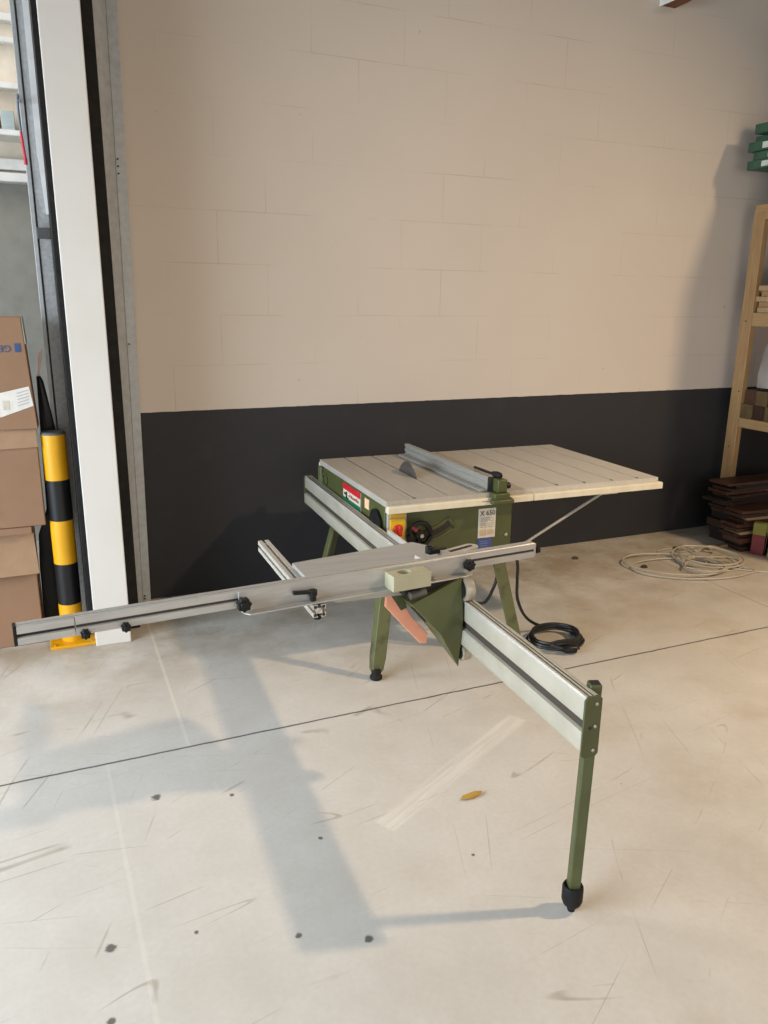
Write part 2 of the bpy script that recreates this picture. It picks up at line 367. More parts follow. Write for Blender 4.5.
# white door leaf edge and its seals, galvanised guides
raw('door_1', MB().box(.098, .253, 3.55, 3.80, .0, 4.6), M['white_post'], .004)
raw('trim_3', MB().box(.076, .0975, 3.56, 3.80, .12, 4.6), M['rubber'], .003)
raw('trim_4', MB().box(.2535, .31, 3.70, 3.86, .0, 4.6), M['rubber'], .004)
g = MB()
g.hexa([(.285, 3.86, 0), (.352, 3.93, 0), (.352, 3.95, 0), (.285, 3.88, 0)], [(.305, 3.86, 4.6), (.402, 3.93, 4.6), (.402, 3.95, 4.6), (.305, 3.88, 4.6)])
g.hexa([(.352, 3.93, 0), (.392, 3.93, 0), (.392, 4.058, 0), (.352, 4.058, 0)], [(.402, 3.93, 4.6), (.458, 3.93, 4.6), (.458, 4.058, 4.6), (.402, 4.058, 4.6)])
gt = raw('trim_5', g, M['galv_light'], .003)
for z in (.06, .075, 1.35, 2.1, 2.13, 2.16): obj('screw', MB().cyl((.362+z*.011, 3.93, z), (.362+z*.011, 3.924, z), .004, 8), M['dark'], gt)
lp = raw('trim_6', MB().box(.0225, .0755, 3.802, 3.84, 0, 4.6).box(.0225, .031, 3.802, 3.94, 0, 4.6), M['galv'], .002)
raw('trim_7', MB().box(.005, .0222, 3.795, 3.815, 0, 4.6), M['galv_light'], .002)
raw('trim_8', MB().hexa([(.066, 3.785, 1.90), (.0755, 3.785, 1.90), (.0755, 3.80, 1.90), (.066, 3.80, 1.90)], [(.054, 3.785, 2.12), (.0755, 3.785, 2.12), (.0755, 3.80, 2.12), (.054, 3.80, 2.12)]).box(.052, .0755, 3.785, 3.80, 2.1205, 4.6), M['lit_edge'])  # white strip stands in for bright daylight along the upright's edge
for z in (1.80, 2.74): obj('bracket', MB().box(.0225, .0755, 3.775, 3.784, z, z+.045), M['dark_galv'], lp, .002)

# ------------------------------------------------------------------ table saw
TH = math.radians(-1.5)
S = Matrix.Translation((1.225, 2.795, 0)) @ Matrix.Rotation(TH, 4, 'Z')
saw = thing('table_saw', 'green and aluminium sliding table saw standing on the concrete floor before the dark wall', 'table saw', (1.225, 2.795, 0), TH)
W_, D_, ZT = 1.387, .915, .775
# body: sheet-metal housing, open column with the switch at the left front corner
body = obj('housing', MB(S).prism([(.0, .06), (.008, .034), (.095, .034), (.095, .03), (.612, .03), (.612, .86), (.0, .86)], 2, .49, .748), M['green'], saw, .006)
obj('lower_flange', MB(S).box(.005, .607, .036, .852, .455, .49), M['green_leg'], saw, .004)
obj('front_panel', MB(S).box(.1, .607, .024, .031, .50, .742), M['green'], body, .003)
obj('corner_column', MB(S).box(.012, .098, .014, .033, .5, .735), M['alu_old'], body, .003)
sw = obj('switch_plate', MB(S).box(.02, .09, .008, .0145, .605, .695), M['yellow'], saw, .003)
obj('warning_plate', MB(S).box(.02, .09, .008, .0145, .699, .733), mat('amber_plate', (.55, .34, .02), .4), sw, .002)
obj('switch_knob', MB(S).lathe((.055, .009, .65), (0, -1, 0), [(.022, 0), (.022, .008), (.016, .012)], 20).box(.048, .062, -.026, -.002, .628, .675), M['red'], sw, .003)
# hand wheel
wh = MB(S)
c = (.15, -.005, .622)
ring = [Vector((c[0]+.05*math.cos(a), c[1], c[2]+.05*math.sin(a))) for a in [2*PI*i/28 for i in range(28)]]
wh.tube(ring, .011, 8, True)
hwheel = obj('handwheel', wh, M['black'], saw)
sp = MB(S)
for k in range(3):
    a = k*2*PI/3+.4
    sp.bar(c, (c[0]+.048*math.cos(a), c[1], c[2]+.048*math.sin(a)), .012, .008, (0, 1, 0))
sp.lathe((c[0], .026, c[2]), (0, -1, 0), [(.014, 0), (.014, .02), (.02, .024), (.02, .04), (.012, .044)], 16)
obj('hub', sp, M['rubber'], hwheel)
obj('hub_nut', MB(S).lathe((c[0], -.02, c[2]), (0, -1, 0), [(.009, 0), (.009, .01)], 6), M['steel'], hwheel)
obj('handwheel_grip', MB(S).cyl((c[0]-.035, -.012, c[2]+.035), (c[0]-.035, -.05, c[2]+.035), .008), mat('dark_red_grip', (.2, .02, .015), .5), hwheel, .002)
# pressed arc recess to the right of the wheel
def arcpts(cx, cz, r, a0, a1, n): return [(cx+r*math.cos(a0+(a1-a0)*i/n), cz+r*math.sin(a0+(a1-a0)*i/n)) for i in range(n+1)]
o_ = arcpts(.15, .86, .285, -PI/2, -PI/2+.66, 12)
i_ = arcpts(.15, .86, .235, -PI/2, -PI/2+.66, 12)
rec = MB(S).tube([(x, .022, z) for x, z in o_+i_[::-1]], .006, 8, True)
sl = obj('tilt_slot', rec, M['green_leg'], saw)
o2 = arcpts(.15, .86, .272, -PI/2, -PI/2+.62, 12); i2 = arcpts(.15, .86, .248, -PI/2, -PI/2+.62, 12)
m_ = MB(S)
for a, b in zip(range(12), range(1, 13)):
    m_.hexa([(o2[a][0], .0215, o2[a][1]), (o2[b][0], .0215, o2[b][1]), (i2[b][0], .0215, i2[b][1]), (i2[a][0], .0215, i2[a][1])], [(o2[a][0], .024, o2[a][1]), (o2[b][0], .024, o2[b][1]), (i2[b][0], .024, i2[b][1]), (i2[a][0], .024, i2[a][1])])
obj('slot_opening', m_, M['dark'], sl)
# type plate: white upper part with lettering, blue lower part
tp = obj('type_plate', MB(S).box(.441, .526, .021, .0245, .567, .70), M['label_white'], saw, .001)
FT = lambda u, z: S @ frame((u, .0205, z), (1, 0, 0), (0, 0, 1), (0, -1, 0))
t_ = MB(); text_mesh(t_, 'X 650', .03, FT(.484, .678))
obj('type_lettering', t_, M['ink'], tp, smooth=False)
t_ = MB(S)
for i, z in enumerate((.655, .648, .641, .630, .622, .614)):
    u = .452
    while u < .512:
        l = random.uniform(.006, .018); t_.box(u, min(u+l, .517), .0205, .0212, z, z+.0035); u += l+random.uniform(.003, .006)
obj('small_print', t_, mat('faded_ink', (.33, .29, .24), .6), tp)
obj('plate_panel', MB(S).box(.449, .482, .0205, .0212, .577, .606).box(.486, .518, .0205, .0212, .58, .603), mat('tan_print', (.50, .38, .26), .6), tp)
bp = obj('blue_plate', MB(S).box(.441, .512, .021, .0245, .498, .566), M['label_blue'], saw, .001)
t_ = MB(S)
for z in (.55, .54, .53, .52): t_.box(.452, .452+random.uniform(.035, .05), .0205, .0212, z, z+.003)
obj('small_print', t_, mat('faded_blue_ink', (.17, .19, .36), .6), bp)
obj('screw', MB(S).lathe((.583, .025, .571), (0, -1, 0), [(.008, 0), (.008, .005), (.005, .008)], 12), M['steel'], saw)
obj('screw', MB(S).lathe((.225, .025, .725), (0, -1, 0), [(.006, 0), (.006, .004)], 12), M['dark'], saw)
obj('screw', MB(S).lathe((.30, .025, .715), (0, -1, 0), [(.006, 0), (.006, .004)], 12), M['dark'], saw)
# left flank: red, white and green badge, sticker, ring and lower wheel
bd = obj('side_badge', MB(S).box(-.004, .0, .30, .533, .647, .74), M['label_white'], saw)
obj('badge_top', MB(S).box(-.006, -.0035, .30, .533, .713, .741), M['label_red'], bd)
obj('badge_bottom', MB(S).box(-.006, -.0035, .30, .533, .645, .676), M['label_green'], bd)
obj('badge_figure', MB(S).box(-.006, -.0035, .475, .492, .672, .705).box(-.006, -.0035, .49, .515, .688, .698).box(-.006, -.0035, .455, .48, .668, .68), M['ink'], bd)
t_ = MB(S)
for k, y in enumerate((.45, .425, .402, .38, .357, .335)):
    t_.box(-.006, -.0035, y-.016, y, .688, .702 if k in (1, 4) else .698)
obj('badge_lettering', t_, M['ink_red'], bd)
obj('sticker', MB(S).box(-.004, .0, .195, .245, .69, .735), M['orange_sticker'], saw, .001)
obj('wheel', MB(S).lathe((-.001, .10, .665), (-1, 0, 0), [(.05, 0), (.056, .004), (.056, .014), (.045, .019), (.03, .016), (.02, .02)], 28), M['black'], saw)
rg = [(-.004, .82+.035*math.cos(a), .69+.03*math.sin(a)) for a in [2*PI*i/20 for i in range(20)]]
obj('lifting_ring', MB(S).tube(rg, .006, 8, True), M['green_leg'], saw)
obj('end_plate', MB(S).box(-.012, .0, .86, .91, .55, .745), M['green_worn'], saw, .003)
# legs
def leg(top, foot, su, sv, name='leg'):
    tu, tv, tz = top; fu, fv = foot
    rings = []
    for k, (t, w1) in enumerate(((0, .062), (.55, .058), (.82, .058), (.92, .05), (.955, .034))):
        u = tu+(fu-tu)*t; v = tv+(fv-tv)*t; z = tz*(1-t)
        h = w1/2; th = .3 if k < 4 else .5
        # angle section opening inwards
        rings.append([(u-su*h, v-sv*h, z), (u+su*h, v-sv*h, z), (u+su*h, v-sv*h+sv*.012, z), (u+su*h*-.55, v-sv*h+sv*.012, z), (u+su*h*-.55, v+sv*h*.8, z), (u-su*h, v+sv*h*.8, z)])
    o = obj(name, MB(S).loft(rings), M['green_worn'], saw, .003)
    ft = MB(S).lathe((fu, fv-.01*sv, 0), (0, 0, 1), [(.022, 0), (.027, .004), (.027, .014), (.02, .022), (.02, .045), (.016, .05)], 18)
    obj('foot', ft, M['rubber'], o)
    return o
leg((.035, .06, .5), (-.046, -.01), 1, 1)
leg((.085, .83, .5), (-.02, .92), 1, -1)
leg((.545, .06, .5), (.655, -.01), -1, 1)
leg((.53, .83, .5), (.65, .92), -1, -1)
# table top: machined centre and ribbed extension, dark grooves left open
gro = [.133, .287, .43, .838, .986, 1.138, 1.282]; gw = .0048
edges = [0]+gro+[W_]
main = MB(S); ext = MB(S)
for i in range(len(edges)-1):
    a = edges[i]+(gw if i else 0); b = edges[i+1]-(gw if i < len(gro) else 0)
    if i == 3:
        main.box(a, .655, 0, D_, ZT-.018, ZT); ext.box(.657, b, .008, D_-.005, ZT-.018, ZT)
    elif b < .65:
        if i == 1:                       # blade slot side stays plain
            main.box(a, b, .0, D_, ZT-.018, ZT)
        else: main.box(a, b, 0, D_, ZT-.018, ZT)
    else: ext.box(a, b, .008, D_-.005, ZT-.018, ZT)
for u in gro[:3]: main.box(u-gw, u+gw, .0, .018, ZT-.018, ZT)
main.box(0, .655, 0, D_, ZT-.026, ZT-.0175)
for u in gro[3:]: ext.box(u-gw, u+gw, .008, .022, ZT-.018, ZT-.001)
ext.box(.657, W_, .008, D_-.005, ZT-.026, ZT-.0175)
table = obj('table_top', main, M['cast'], saw)
extt = obj('extension_table', ext, M['ext'], saw)
gm = MB(S)
for u in gro[:3]: gm.box(u-gw*.98, u+gw*.98, .018, D_, ZT-.0175, ZT-.013)
obj('groove', gm, M['dark'], table)
gm = MB(S)
for u in gro[3:]: gm.box(u-gw*.98, u+gw*.98, .022, D_-.006, ZT-.0175, ZT-.013)
obj('groove', gm, M['dark'], extt)
for u in gro[3:]: obj('groove_hole', MB(S).cyl((u, .035, ZT-.004), (u, .035, ZT+.0006), .007, 14), M['dark'], extt)
obj('groove_hole', MB(S).cyl((gro[0], .02, ZT-.004), (gro[0], .02, ZT+.0006), .007, 14), M['dark'], table)
# guide profiles along the front, stepped below the table edge
gp = MB(S).prism([(-.022, .727), (-.022, .753), (-.017, .757), (.012, .757), (.012, .727)], 0, .0, .686)
obj('front_profile', gp, M['cream_alu'], saw, .0015)
gp = MB(S).prism([(-.022, .727), (-.022, .753), (-.017, .757), (.012, .757), (.012, .727)], 0, .690, W_+.006)
fp = obj('front_profile', gp, M['cream_alu'], saw, .0015)
obj('profile_slot', MB(S).box(.43, .52, -.0228, -.0215, .742, .745), M['ink_red'], fp)
obj('rear_profile', MB(S).box(0, W_, D_-.012, D_+.018, .722, .757), M['cream_alu'], saw, .0015)
obj('table_bracket', MB(S).box(1.08, 1.18, .03, .07, .708, .72), M['alu_light'], saw, .002)
obj('strut', MB(S).cyl((1.135, .07, .712), (.60, .05, .46), .0065, 10), M['alu_old'], saw)
# blade (rides below and above the table)
bl = []
for i in range(160):
    a = 2*PI*i/160; r = .118+(.006 if (i % 4) == 0 else (.003 if i % 4 == 1 else 0))
    bl.append((.452+r*math.cos(a), .712+r*math.sin(a)))
obj('saw_blade', MB(S).prism(bl, 0, .2885, .2915), M['blade'], saw)
# rip fence
fen = MB(S)
prof = [(-.036, .777), (-.036, .783), (-.03, .787), (0, .787), (0, .789), (.006, .791), (.006, .800), (0, .802), (0, .815), (.005, .817), (.005, .826), (0, .828), (0, .84), (.022, .84), (.022, .777)]
FR = S @ Matrix.Translation((.476, 0, 0)) @ Matrix.Rotation(math.radians(1.7), 4, 'Z')
fen.f = FR
fen.prism(prof, 1, .02, .865)
fence = obj('rip_fence', fen, M['fence'], saw, .0008)
obj('fence_foot', MB(FR).box(.022, .06, .03, .85, .777, .785), M['alu_old'], fence, .001)
clamp = obj('fence_clamp', MB(FR).box(.0, .075, -.048, .02, .742, .778).box(.024, .07, -.03, .05, .778, .834).prism([(-.06, .735), (-.03, .735), (-.03, .758), (-.06, .752)], 0, -.015, .09), M['green'], saw, .004)
obj('end_cap', MB(FR).box(.0, .024, .012, .02, .777, .84), M['dark'], clamp)
obj('clamp_knob', MB(FR).lathe((.07, .0, .80), (1, 0, 0), [(.006, 0), (.006, .01), (.014, .012), (.014, .028), (.008, .032)], 14), M['black'], clamp)
obj('fence_lever', MB(FR).cyl((.05, .03, .842), (.02, .17, .852), .006, 10).lathe((.055, .0, .843), (-.12, .56, .04), [(.008, 0), (.014, .008), (.015, .03), (.009, .055)], 14), M['rubber'], clamp)
# slide beam: long double panel aluminium section with its own leg
RA = math.atan2(-.0412, .99915)
RL = Matrix.Translation((1.104, 1.33, 0)) @ Matrix.Rotation(RA, 4, 'Z')
pr = [(.003, .515), (.0, .519), (.0, .563), (.003, .568), (.013, .571), (.013, .594), (.006, .597), (.004, .602), (.004, .648), (.007, .657), (.012, .661),
      (.016, .661), (.016, .654), (.022, .654), (.022, .661), (.027, .661), (.027, .654), (.033, .654), (.033, .661), (.042, .661), (.047, .656), (.047, .597), (.038, .594), (.038, .571), (.047, .568), (.047, .515)]
rail = obj('slide_beam', MB(RL).prism(pr, 1, 0, 2.52), M['alu_rail'], saw, .0006, smooth=True)
obj('guide_rod', MB(RL).cyl((.0085, .001, .6575), (.0085, 2.519, .6575), .0048, 10), M['bright'], rail)
obj('beam_slot', MB(RL).box(.0162, .0218, .002, 2.518, .6535, .6575), M['dark'], rail)
obj('beam_slot', MB(RL).box(.0272, .0328, .002, 2.518, .6535, .6575), M['dark'], rail)
obj('beam_groove', MB(RL).box(.0115, .0135, .002, 2.518, .5715, .5935), M['brownslot'], rail)
pl = [(-.001, .509), (.009, .499), (.039, .499), (.048, .509), (.048, .655), (.040, .665), (.006, .665), (-.001, .655)]
ep = obj('end_plate', MB(RL).prism(pl, 1, -.006, 0.), M['green_leg'], rail, .001)
for z in (.645, .585, .52): obj('bolt', MB(RL).lathe((.031, -.006, z), (0, -1, 0), [(.0045, 0), (.0045, .003), (.003, .004)], 12), M['steel'], ep)
obj('bolt', MB(RL).lathe((.018, -.006, .582), (0, -1, 0), [(.004, 0), (.004, .002)], 10), M['dark'], ep)
pl2 = obj('end_plate', MB(RL).prism(pl, 1, 2.52, 2.526), M['green_leg'], rail, .001)
ol = MB().bar((1.1685, 1.376, .668), (1.158, 1.374, .055), .031, .031, (.35, 1, 0))
oleg = obj('support_leg', ol, M['green_leg'], saw, .004)
obj('tube_opening', MB().bar((1.1685, 1.376, .664), (1.1685, 1.376, .6687), .024, .024, (.35, 1, 0)), M['dark'], oleg)
obj('foot', MB().lathe((1.1575, 1.374, 0), (0, 0, 1), [(.010, 0), (.012, .010), (.024, .024), (.028, .036), (.028, .074), (.025, .08), (.021, .08), (.021, .066)], 24), M['rubber'], oleg)
# sliding carriage and mitre table
BD = Vector((.9974, .0717, 0)); BN = Vector((-.0717, .9974, 0))
B = frame((-.127, 1.929, 0), BD, BN, (0, 0, 1))
car = obj('mitre_table', MB().prism([(.668, 1.99), (1.205, 2.03), (1.19, 2.179), (1.165, 2.271), (1.123, 2.336), (.668, 2.272)], 2, .738, .752), M['alu'], saw, .002)
obj('table_apron', MB(B).prism([(.80, .7375), (1.30, .7375), (1.30, .70), (1.12, .685), (.86, .70)], 1, .03, .05), M['alu_old'], car, .002)
# square T-slot arm at the left end of the mitre table
def slotted(h):   # square section with four T slots, centred
    q = []
    for k in range(4):
        c_, s2 = math.cos(k*PI/2), math.sin(k*PI/2)
        for x, y in ((h, -h), (h, -.005), (h-.004, -.005), (h-.004, -.010), (h-.011, -.010), (h-.011, .010), (h-.004, .010), (h-.004, .005), (h, .005)):
            q.append((x*c_-y*s2, x*s2+y*c_))
    return q
AF = Matrix.Translation((.653, 1.955, .712)) @ Matrix.Rotation(math.atan2(-.012, 1), 4, 'Z')
arm = obj('profile_arm', MB(AF).prism(slotted(.019), 1, 0, .65), M['alu_light'], car)
hb = MB(AF)
for x, z in ((-.0125, -.0125), (.0125, .0125), (.0125, -.0125), (-.0125, .0125)): hb.box(x-.004, x+.004, -.0008, .0, z-.004, z+.004)
obj('profile_chamber', hb, M['dark'], arm)
obj('profile_screw', MB(AF).lathe((0, .02, -.019), (0, 0, -1), [(.011, 0), (.011, .012), (.006, .014)], 12), M['rubber'], arm)
# crosscut bar in two telescoping lengths
def barprof(t0, t1): return [(t0, .750), (t0, .768), (t0+.006, .770), (t0+.006, .777), (t0, .779), (t0, .797), (t0+.003, .800), (t0+.008, .800), (t0+.008, .797), (t0+.013, .797), (t0+.013, .800), (t1, .800), (t1, .750)]
cb1 = obj('crosscut_bar', MB(B).prism(barprof(0, .028), 0, .1375, 1.563), M['alu'], saw, .0006)
cb2 = obj('extension_bar', MB(B).prism(barprof(0, .028), 0, .004, .1355), M['alu'], saw, .0006)
gb = MB(B).box(.0055, .0065, .0, .0001, 0, 0.0001) if False else MB(B)
gb.box(.1385, 1.5625, .0052, .0064, .7702, .7768); obj('bar_groove', gb, M['brownslot'], cb1)
obj('bar_groove', MB(B).box(.0045, .135, .0052, .0064, .7702, .7768), M['dark'], cb2)
obj('end_cap', MB(B).box(-.004, .004, -.0005, .0285, .749, .8005), M['black'], cb2, .001)
obj('end_stop', MB(B).box(1.5635, 1.57, .002, .024, .752, .797), M['alu_old'], cb1, .001)
obj('end_screw', MB(B).lathe((1.57, .012, .77), (1, 0, 0), [(.005, 0), (.005, .008), (.011, .009), (.011, .02)], 12), M['rubber'], cb1)
# angle bracket in front of the bar, with lip
ab = MB(B).prism([(.575, .7405), (.553, .757), (.553, .798), (1.295, .798), (1.295, .7405)], 1, -.005, -.0008)
ab.prism([(.575, -.036), (1.275, -.036), (1.30, -.028), (1.312, -.012), (1.312, -.002), (.56, -.002), (.562, -.02)], 2, .7375, .7415)
ang = obj('angle_bracket', ab, M['alu'], saw, .001)
def star(s, z, r, n, t0=-.006, deep=.026):
    k = MB(B)
    q = []
    for i in range(n*4):
        a = 2*PI*i/(n*4); rr = r*(1.0 if i % 4 in (0, 1) else .86); q.append((s+rr*math.cos(a), z+rr*math.sin(a)))
    k.prism(q, 1, t0-deep, t0-.008); k.lathe((s, t0, z), BN, [(r*.5, -.01), (r*.5, 0)], 12); k.lathe((s, t0-deep, z), BN, [(r*.55, -.004), (r*.6, 0)], 12)
    # lathe works in frame space: axis given in local terms
    return k
def knob(s, z, r, n, t0, deep, parent):
    k = MB(B); q = []
    for i in range(n*4):
        a = 2*PI*i/(n*4); rr = r*(1.0 if i % 4 in (0, 1) else .84); q.append((s+rr*math.cos(a), z+rr*math.sin(a)))
    k.prism(q, 1, t0-deep, t0-deep*.35); k.lathe((s, t0, z), (0, -1, 0), [(r*.45, 0), (r*.45, deep*.4)], 12); k.lathe((s, t0-deep, z), (0, -1, 0), [(r*.6, 0), (r*.5, .004)], 12)
    return obj('clamp_knob', k, M['black'], parent, .0012)
knob(.157, .757, .0125, 7, 0, .024, cb1); knob(.254, .757, .0125, 7, 0, .024, cb1)
knob(.561, .768, .0205, 7, -.005, .03, ang); knob(1.289, .772, .0185, 7, -.005, .03, ang)
lv = MB(B).cyl((.766, -.018, .7415), (.766, -.018, .768), .009, 14).bar((.766, -.018, .768), (.705, -.02, .775), .012, .010).lathe((.766, -.018, .758), (0, 0, 1), [(.012, 0), (.012, .016)], 14)
obj('clamp_lever', lv, M['black'], ang, .0015)
# beige green clamp block with a bore
bk = MB(B)
S0, S1, T0, T1, Z0, Z1 = 1.0, 1.128, -.064, -.0055, .7418, .79
n = 24; cx, cy, r = 1.05, -.034, .017
circ = [(cx+r*1.25*math.cos(2*PI*i/n), cy+r*math.sin(2*PI*i/n)) for i in range(n)]
sq = []
for i in range(n):
    a = 2*PI*i/n; ca, sa = math.cos(a), math.sin(a)
    t = min(((S1-cx)/ca if ca > 1e-6 else ((S0-cx)/ca if ca < -1e-6 else 9)), ((T1-cy)/sa if sa > 1e-6 else ((T0-cy)/sa if sa < -1e-6 else 9)))
    sq.append((cx+ca*t, cy+sa*t))
for (px, py) in ((S0, T0), (S1, T0), (S1, T1), (S0, T1)):
    j = min(range(n), key=lambda i: (sq[i][0]-px)**2+(sq[i][1]-py)**2); sq[j] = (px, py)
R4 = [[(x, y, Z1-.03) for x, y in circ], [(x, y, Z1) for x, y in circ], [(x, y, Z1) for x, y in sq], [(x, y, Z0) for x, y in sq]]
bk.loft(R4)
blk = obj('clamp_block', bk, mat('beige_green_casting', (.44, .42, .29), .55, 0, (.36, .34, .23), 9), ang, .0015, smooth=False)
obj('bore', MB(B).lathe((cx, cy, Z1-.0302), (0, 0, 1), [(r*.98, 0), (r*.98, .002)], 20), M['dark'], blk)
obj('bolt', MB(B).lathe((1.165, -.02, .7415), (0, 0, 1), [(.009, 0), (.009, .004), (.005, .005), (.005, .010)], 12), M['steel'], ang)
# slotted angle quadrant and clips behind the bar
q = []
P0 = Vector((1.10, 2.06)); P1 = Vector((1.222, 2.098)); dd = (P1-P0).normalized(); nn = Vector((-dd.y, dd.x))
for a in [PI/2-PI*i/10 for i in range(11)]: q.append(P1+(dd*math.cos(a)+nn*math.sin(a))*.024)
q += [P0-nn*.024, P0+nn*.024]
quad = obj('mitre_quadrant', MB().prism([tuple(v) for v in q], 2, .792, .798), M['alu_light'], car, .001)
obj('quadrant_slot', MB().prism([tuple(P0+dd*.03-nn*.007), tuple(P1-nn*.007), tuple(P1+dd*.006), tuple(P1+nn*.007), tuple(P0+dd*.03+nn*.007)], 2, .7978, .7986), M['dark'], quad)
obj('quadrant_post', MB().box(1.09, 1.13, 2.045, 2.085, .752, .792), M['alu_old'], car, .002)
obj('quadrant_post', MB().cyl((1.215, 2.095, .752), (1.215, 2.095, .792), .008), M['alu_old'], car)
obj('quadrant_clip', MB(B).box(1.185, 1.225, .045, .07, .798, .816).box(1.20, 1.25, .05, .06, .806, .814).lathe((1.19, .058, .80), (0, 0, 1), [(.012, 0), (.012, .022), (.006, .026)], 12), M['black'], car, .002)
obj('stop_tab', MB(B).box(1.148, 1.152, .032, .075, .7525, .795).box(1.152, 1.162, .07, .074, .7525, .79), M['bright'], car, .001)
obj('rail_glint', MB().bar((1.202, 2.72, .672), (1.186, 2.34, .672), .012, .02), M['bright'], car, .002)  # bright strip added in place of daylight reflected on the beam
# folded green carriage bracket with crease, gusset and rollers
yb = 1.975
fr = [(.955, yb, .678), (1.123, yb, .742), (1.128, yb-.012, .60), (1.131, yb+.012, .432), (1.05, yb-.014, .568)]
dx, dy = .012, .10
bkk = [(.962, yb+.10, .665), (1.125, yb+.10, .738), (1.130, yb+.10, .60), (1.130, yb+.045, .44), (1.046, yb+.09, .565)]
g = MB(); F = [g._v(p) for p in fr]; K = [g._v(p) for p in bkk]
for a in ((0, 4, 1), (4, 2, 1), (4, 3, 2)): g.bm.faces.new([F[i] for i in a]); g.bm.faces.new([K[i] for i in a[::-1]])
for a, b in ((0, 1), (1, 2), (2, 3), (3, 4), (4, 0)): g.bm.faces.new((F[a], F[b], K[b], K[a]))
br = obj('carriage_bracket', g, M['green'], saw, .002, smooth=False)
obj('bracket_slot', MB().prism([(.978, yb+.035), (1.022, yb+.03), (1.022, yb+.055), (.984, yb+.06)], 2, .0, .001) if False else MB().hexa([(.9745, yb+.03, .648), (1.0165, yb+.028, .599), (1.0165, yb+.045, .598), (.9745, yb+.05, .647)], [(.9785, yb+.03, .652), (1.0205, yb+.028, .603), (1.0205, yb+.045, .602), (.9785, yb+.05, .651)]), M['dark'], br)
obj('gusset', MB().prism([(.925, .682), (.972, .69), (.985, .625), (.965, .618)], 1, yb+.10, yb+.112), M['green_leg'], br, .001)
obj('bracket_block', MB().box(.935, 1.13, yb+.02, yb+.12, .70, .7375), M['dark'], br, .003)
obj('bracket_bolt', MB().cyl((.945, yb+.0, .708), (1.0, yb+.0, .715),   .012, 16), mat('dark_steel', (.12, .11, .10), .5, .5), br, .002)
rl = MB().lathe((1.128, yb+.01, .7), (1, 0, 0), [(.02, 0), (.036, .002), (.039, .006), (.039, .03), (.034, .034), (.012, .034)], 28)
ro = obj('roller', rl, M['roller'], br)
obj('bearing', MB().lathe((1.1275, yb+.01, .7), (-1, 0, 0), [(.03, 0), (.03, .003), (.012, .004), (.012, .008)], 24), M['rubber'], ro)
ro2 = obj('roller', MB().lathe((1.137, yb+.02, .481), (1, 0, 0), [(.015, 0), (.029, .003), (.029, .03), (.02, .034)], 24), M['roller'], br)
obj('bearing', MB().lathe((1.1365, yb+.02, .481), (-1, 0, 0), [(.021, 0), (.021, .003)], 20), M['rubber'], ro2)
obj('roller_pin', MB().cyl((1.10, yb+.03, .585), (1.135, yb+.03, .585), .010, 12), M['steel'], br)
# salmon painted flat brace behind the bracket
obj('brace', MB().prism([(.918, .69), (.968, .69), (.968, .652), (1.004, .59), (1.064, .522), (1.062, .487), (1.038, .49), (.914, .635)], 1, 2.08, 2.094), M['salmon'], saw, .002)
# power cable with coil and plug
cc = Vector((2.115, 2.80)); pts = []
S3 = lambda u, v, z: S @ Vector((u, v, z))
def smooth_path(ctrl, n=10):
    out = []
    P = [Vector(p) for p in ctrl]; P = [P[0]]+P+[P[-1]]
    for i in range(1, len(P)-2):
        for k in range(n):
            t = k/n; a, b, c2, d = P[i-1:i+3]
            out.append(.5*((2*b)+(-a+c2)*t+(2*a-5*b+4*c2-d)*t*t+(-a+3*b-3*c2+d)*t**3))
    out.append(P[-2]); return out
ctrl = [S3(.60, .12, .53), S3(.66, .10, .48), S3(.70, .10, .40), S3(.705, .10, .31), S3(.72, .11, .21), S3(.79, .14, .10), S3(.89, .16, .03), (2.215, 2.93, .012), (2.255, 2.85, .01)]
for k in range(28):
    a = .35-k*2*PI/8.0; r = .118+.007*math.sin(k*1.7)-.004*(k//8)
    ctrl.append((cc.x+r*1.12*math.cos(a), cc.y+r*.95*math.sin(a), .008+.0135*(k/8)+.002*math.sin(k*2.1)))
ctrl += [(2.02, 2.70, .045), (2.065, 2.672, .03)]
cab = obj('power_cable', MB().tube(smooth_path(ctrl, 8), .0075, 8), M['cable'], saw)
obj('plug', MB().lathe((2.06, 2.672, .026), (1, -.15, -.05), [(.009, 0), (.012, .01), (.018, .02), (.02, .05), (.02, .07)], 16).cyl((2.132, 2.660, .023), (2.15, 2.657, .022), .004), M['black'], cab)
ctrl = [S3(.60, .10, .47), S3(.585, .08, .37), S3(.56, .07, .30), S3(.50, .06, .24), S3(.40, .10, .30), S3(.30, .2, .46)]
obj('motor_cable', MB().tube(smooth_path(ctrl, 8), .007, 8), M['cable'], saw)

# ------------------------------------------------------------------ bollard
bo = thing('bollard', 'yellow and black banded safety bollard on a yellow base plate', 'bollard', (.0135, 3.67, 0))
BX, BY, BR = .004, 3.67, .0505
for z0, z1, m in ((.0, .194, 'bollard_y'), (.194, .39, 'bollard_k'), (.39, .594, 'bollard_y'), (.594, .78, 'bollard_k'), (.78, .982, 'bollard_y')):
    obj('band', MB().lathe((BX, BY, z0), (0, 0, 1), [(BR, 0.0001), (BR, z1-z0)], 36), M[m], bo)
obj('cap', MB().lathe((BX, BY, .9815), (0, 0, 1), [(BR*1.02, 0), (BR*1.02, .006), (BR*.9, .012), (.001, .014)], 36), mat('grey_plastic_cap', (.12, .12, .12), .5), bo)
pb = obj('base_plate', MB().box(BX-.1, BX+.1, BY-.09, BY+.09, 0, .014), M['bollard_y'], bo, .002)
for sx in (-1, 1): obj('bolt', MB().lathe((BX+sx*.08, BY-.07, .014), (0, 0, 1), [(.008, 0), (.008, .006)], 6), mat('yellow_bolt', (.5, .28, .02), .5), pb)

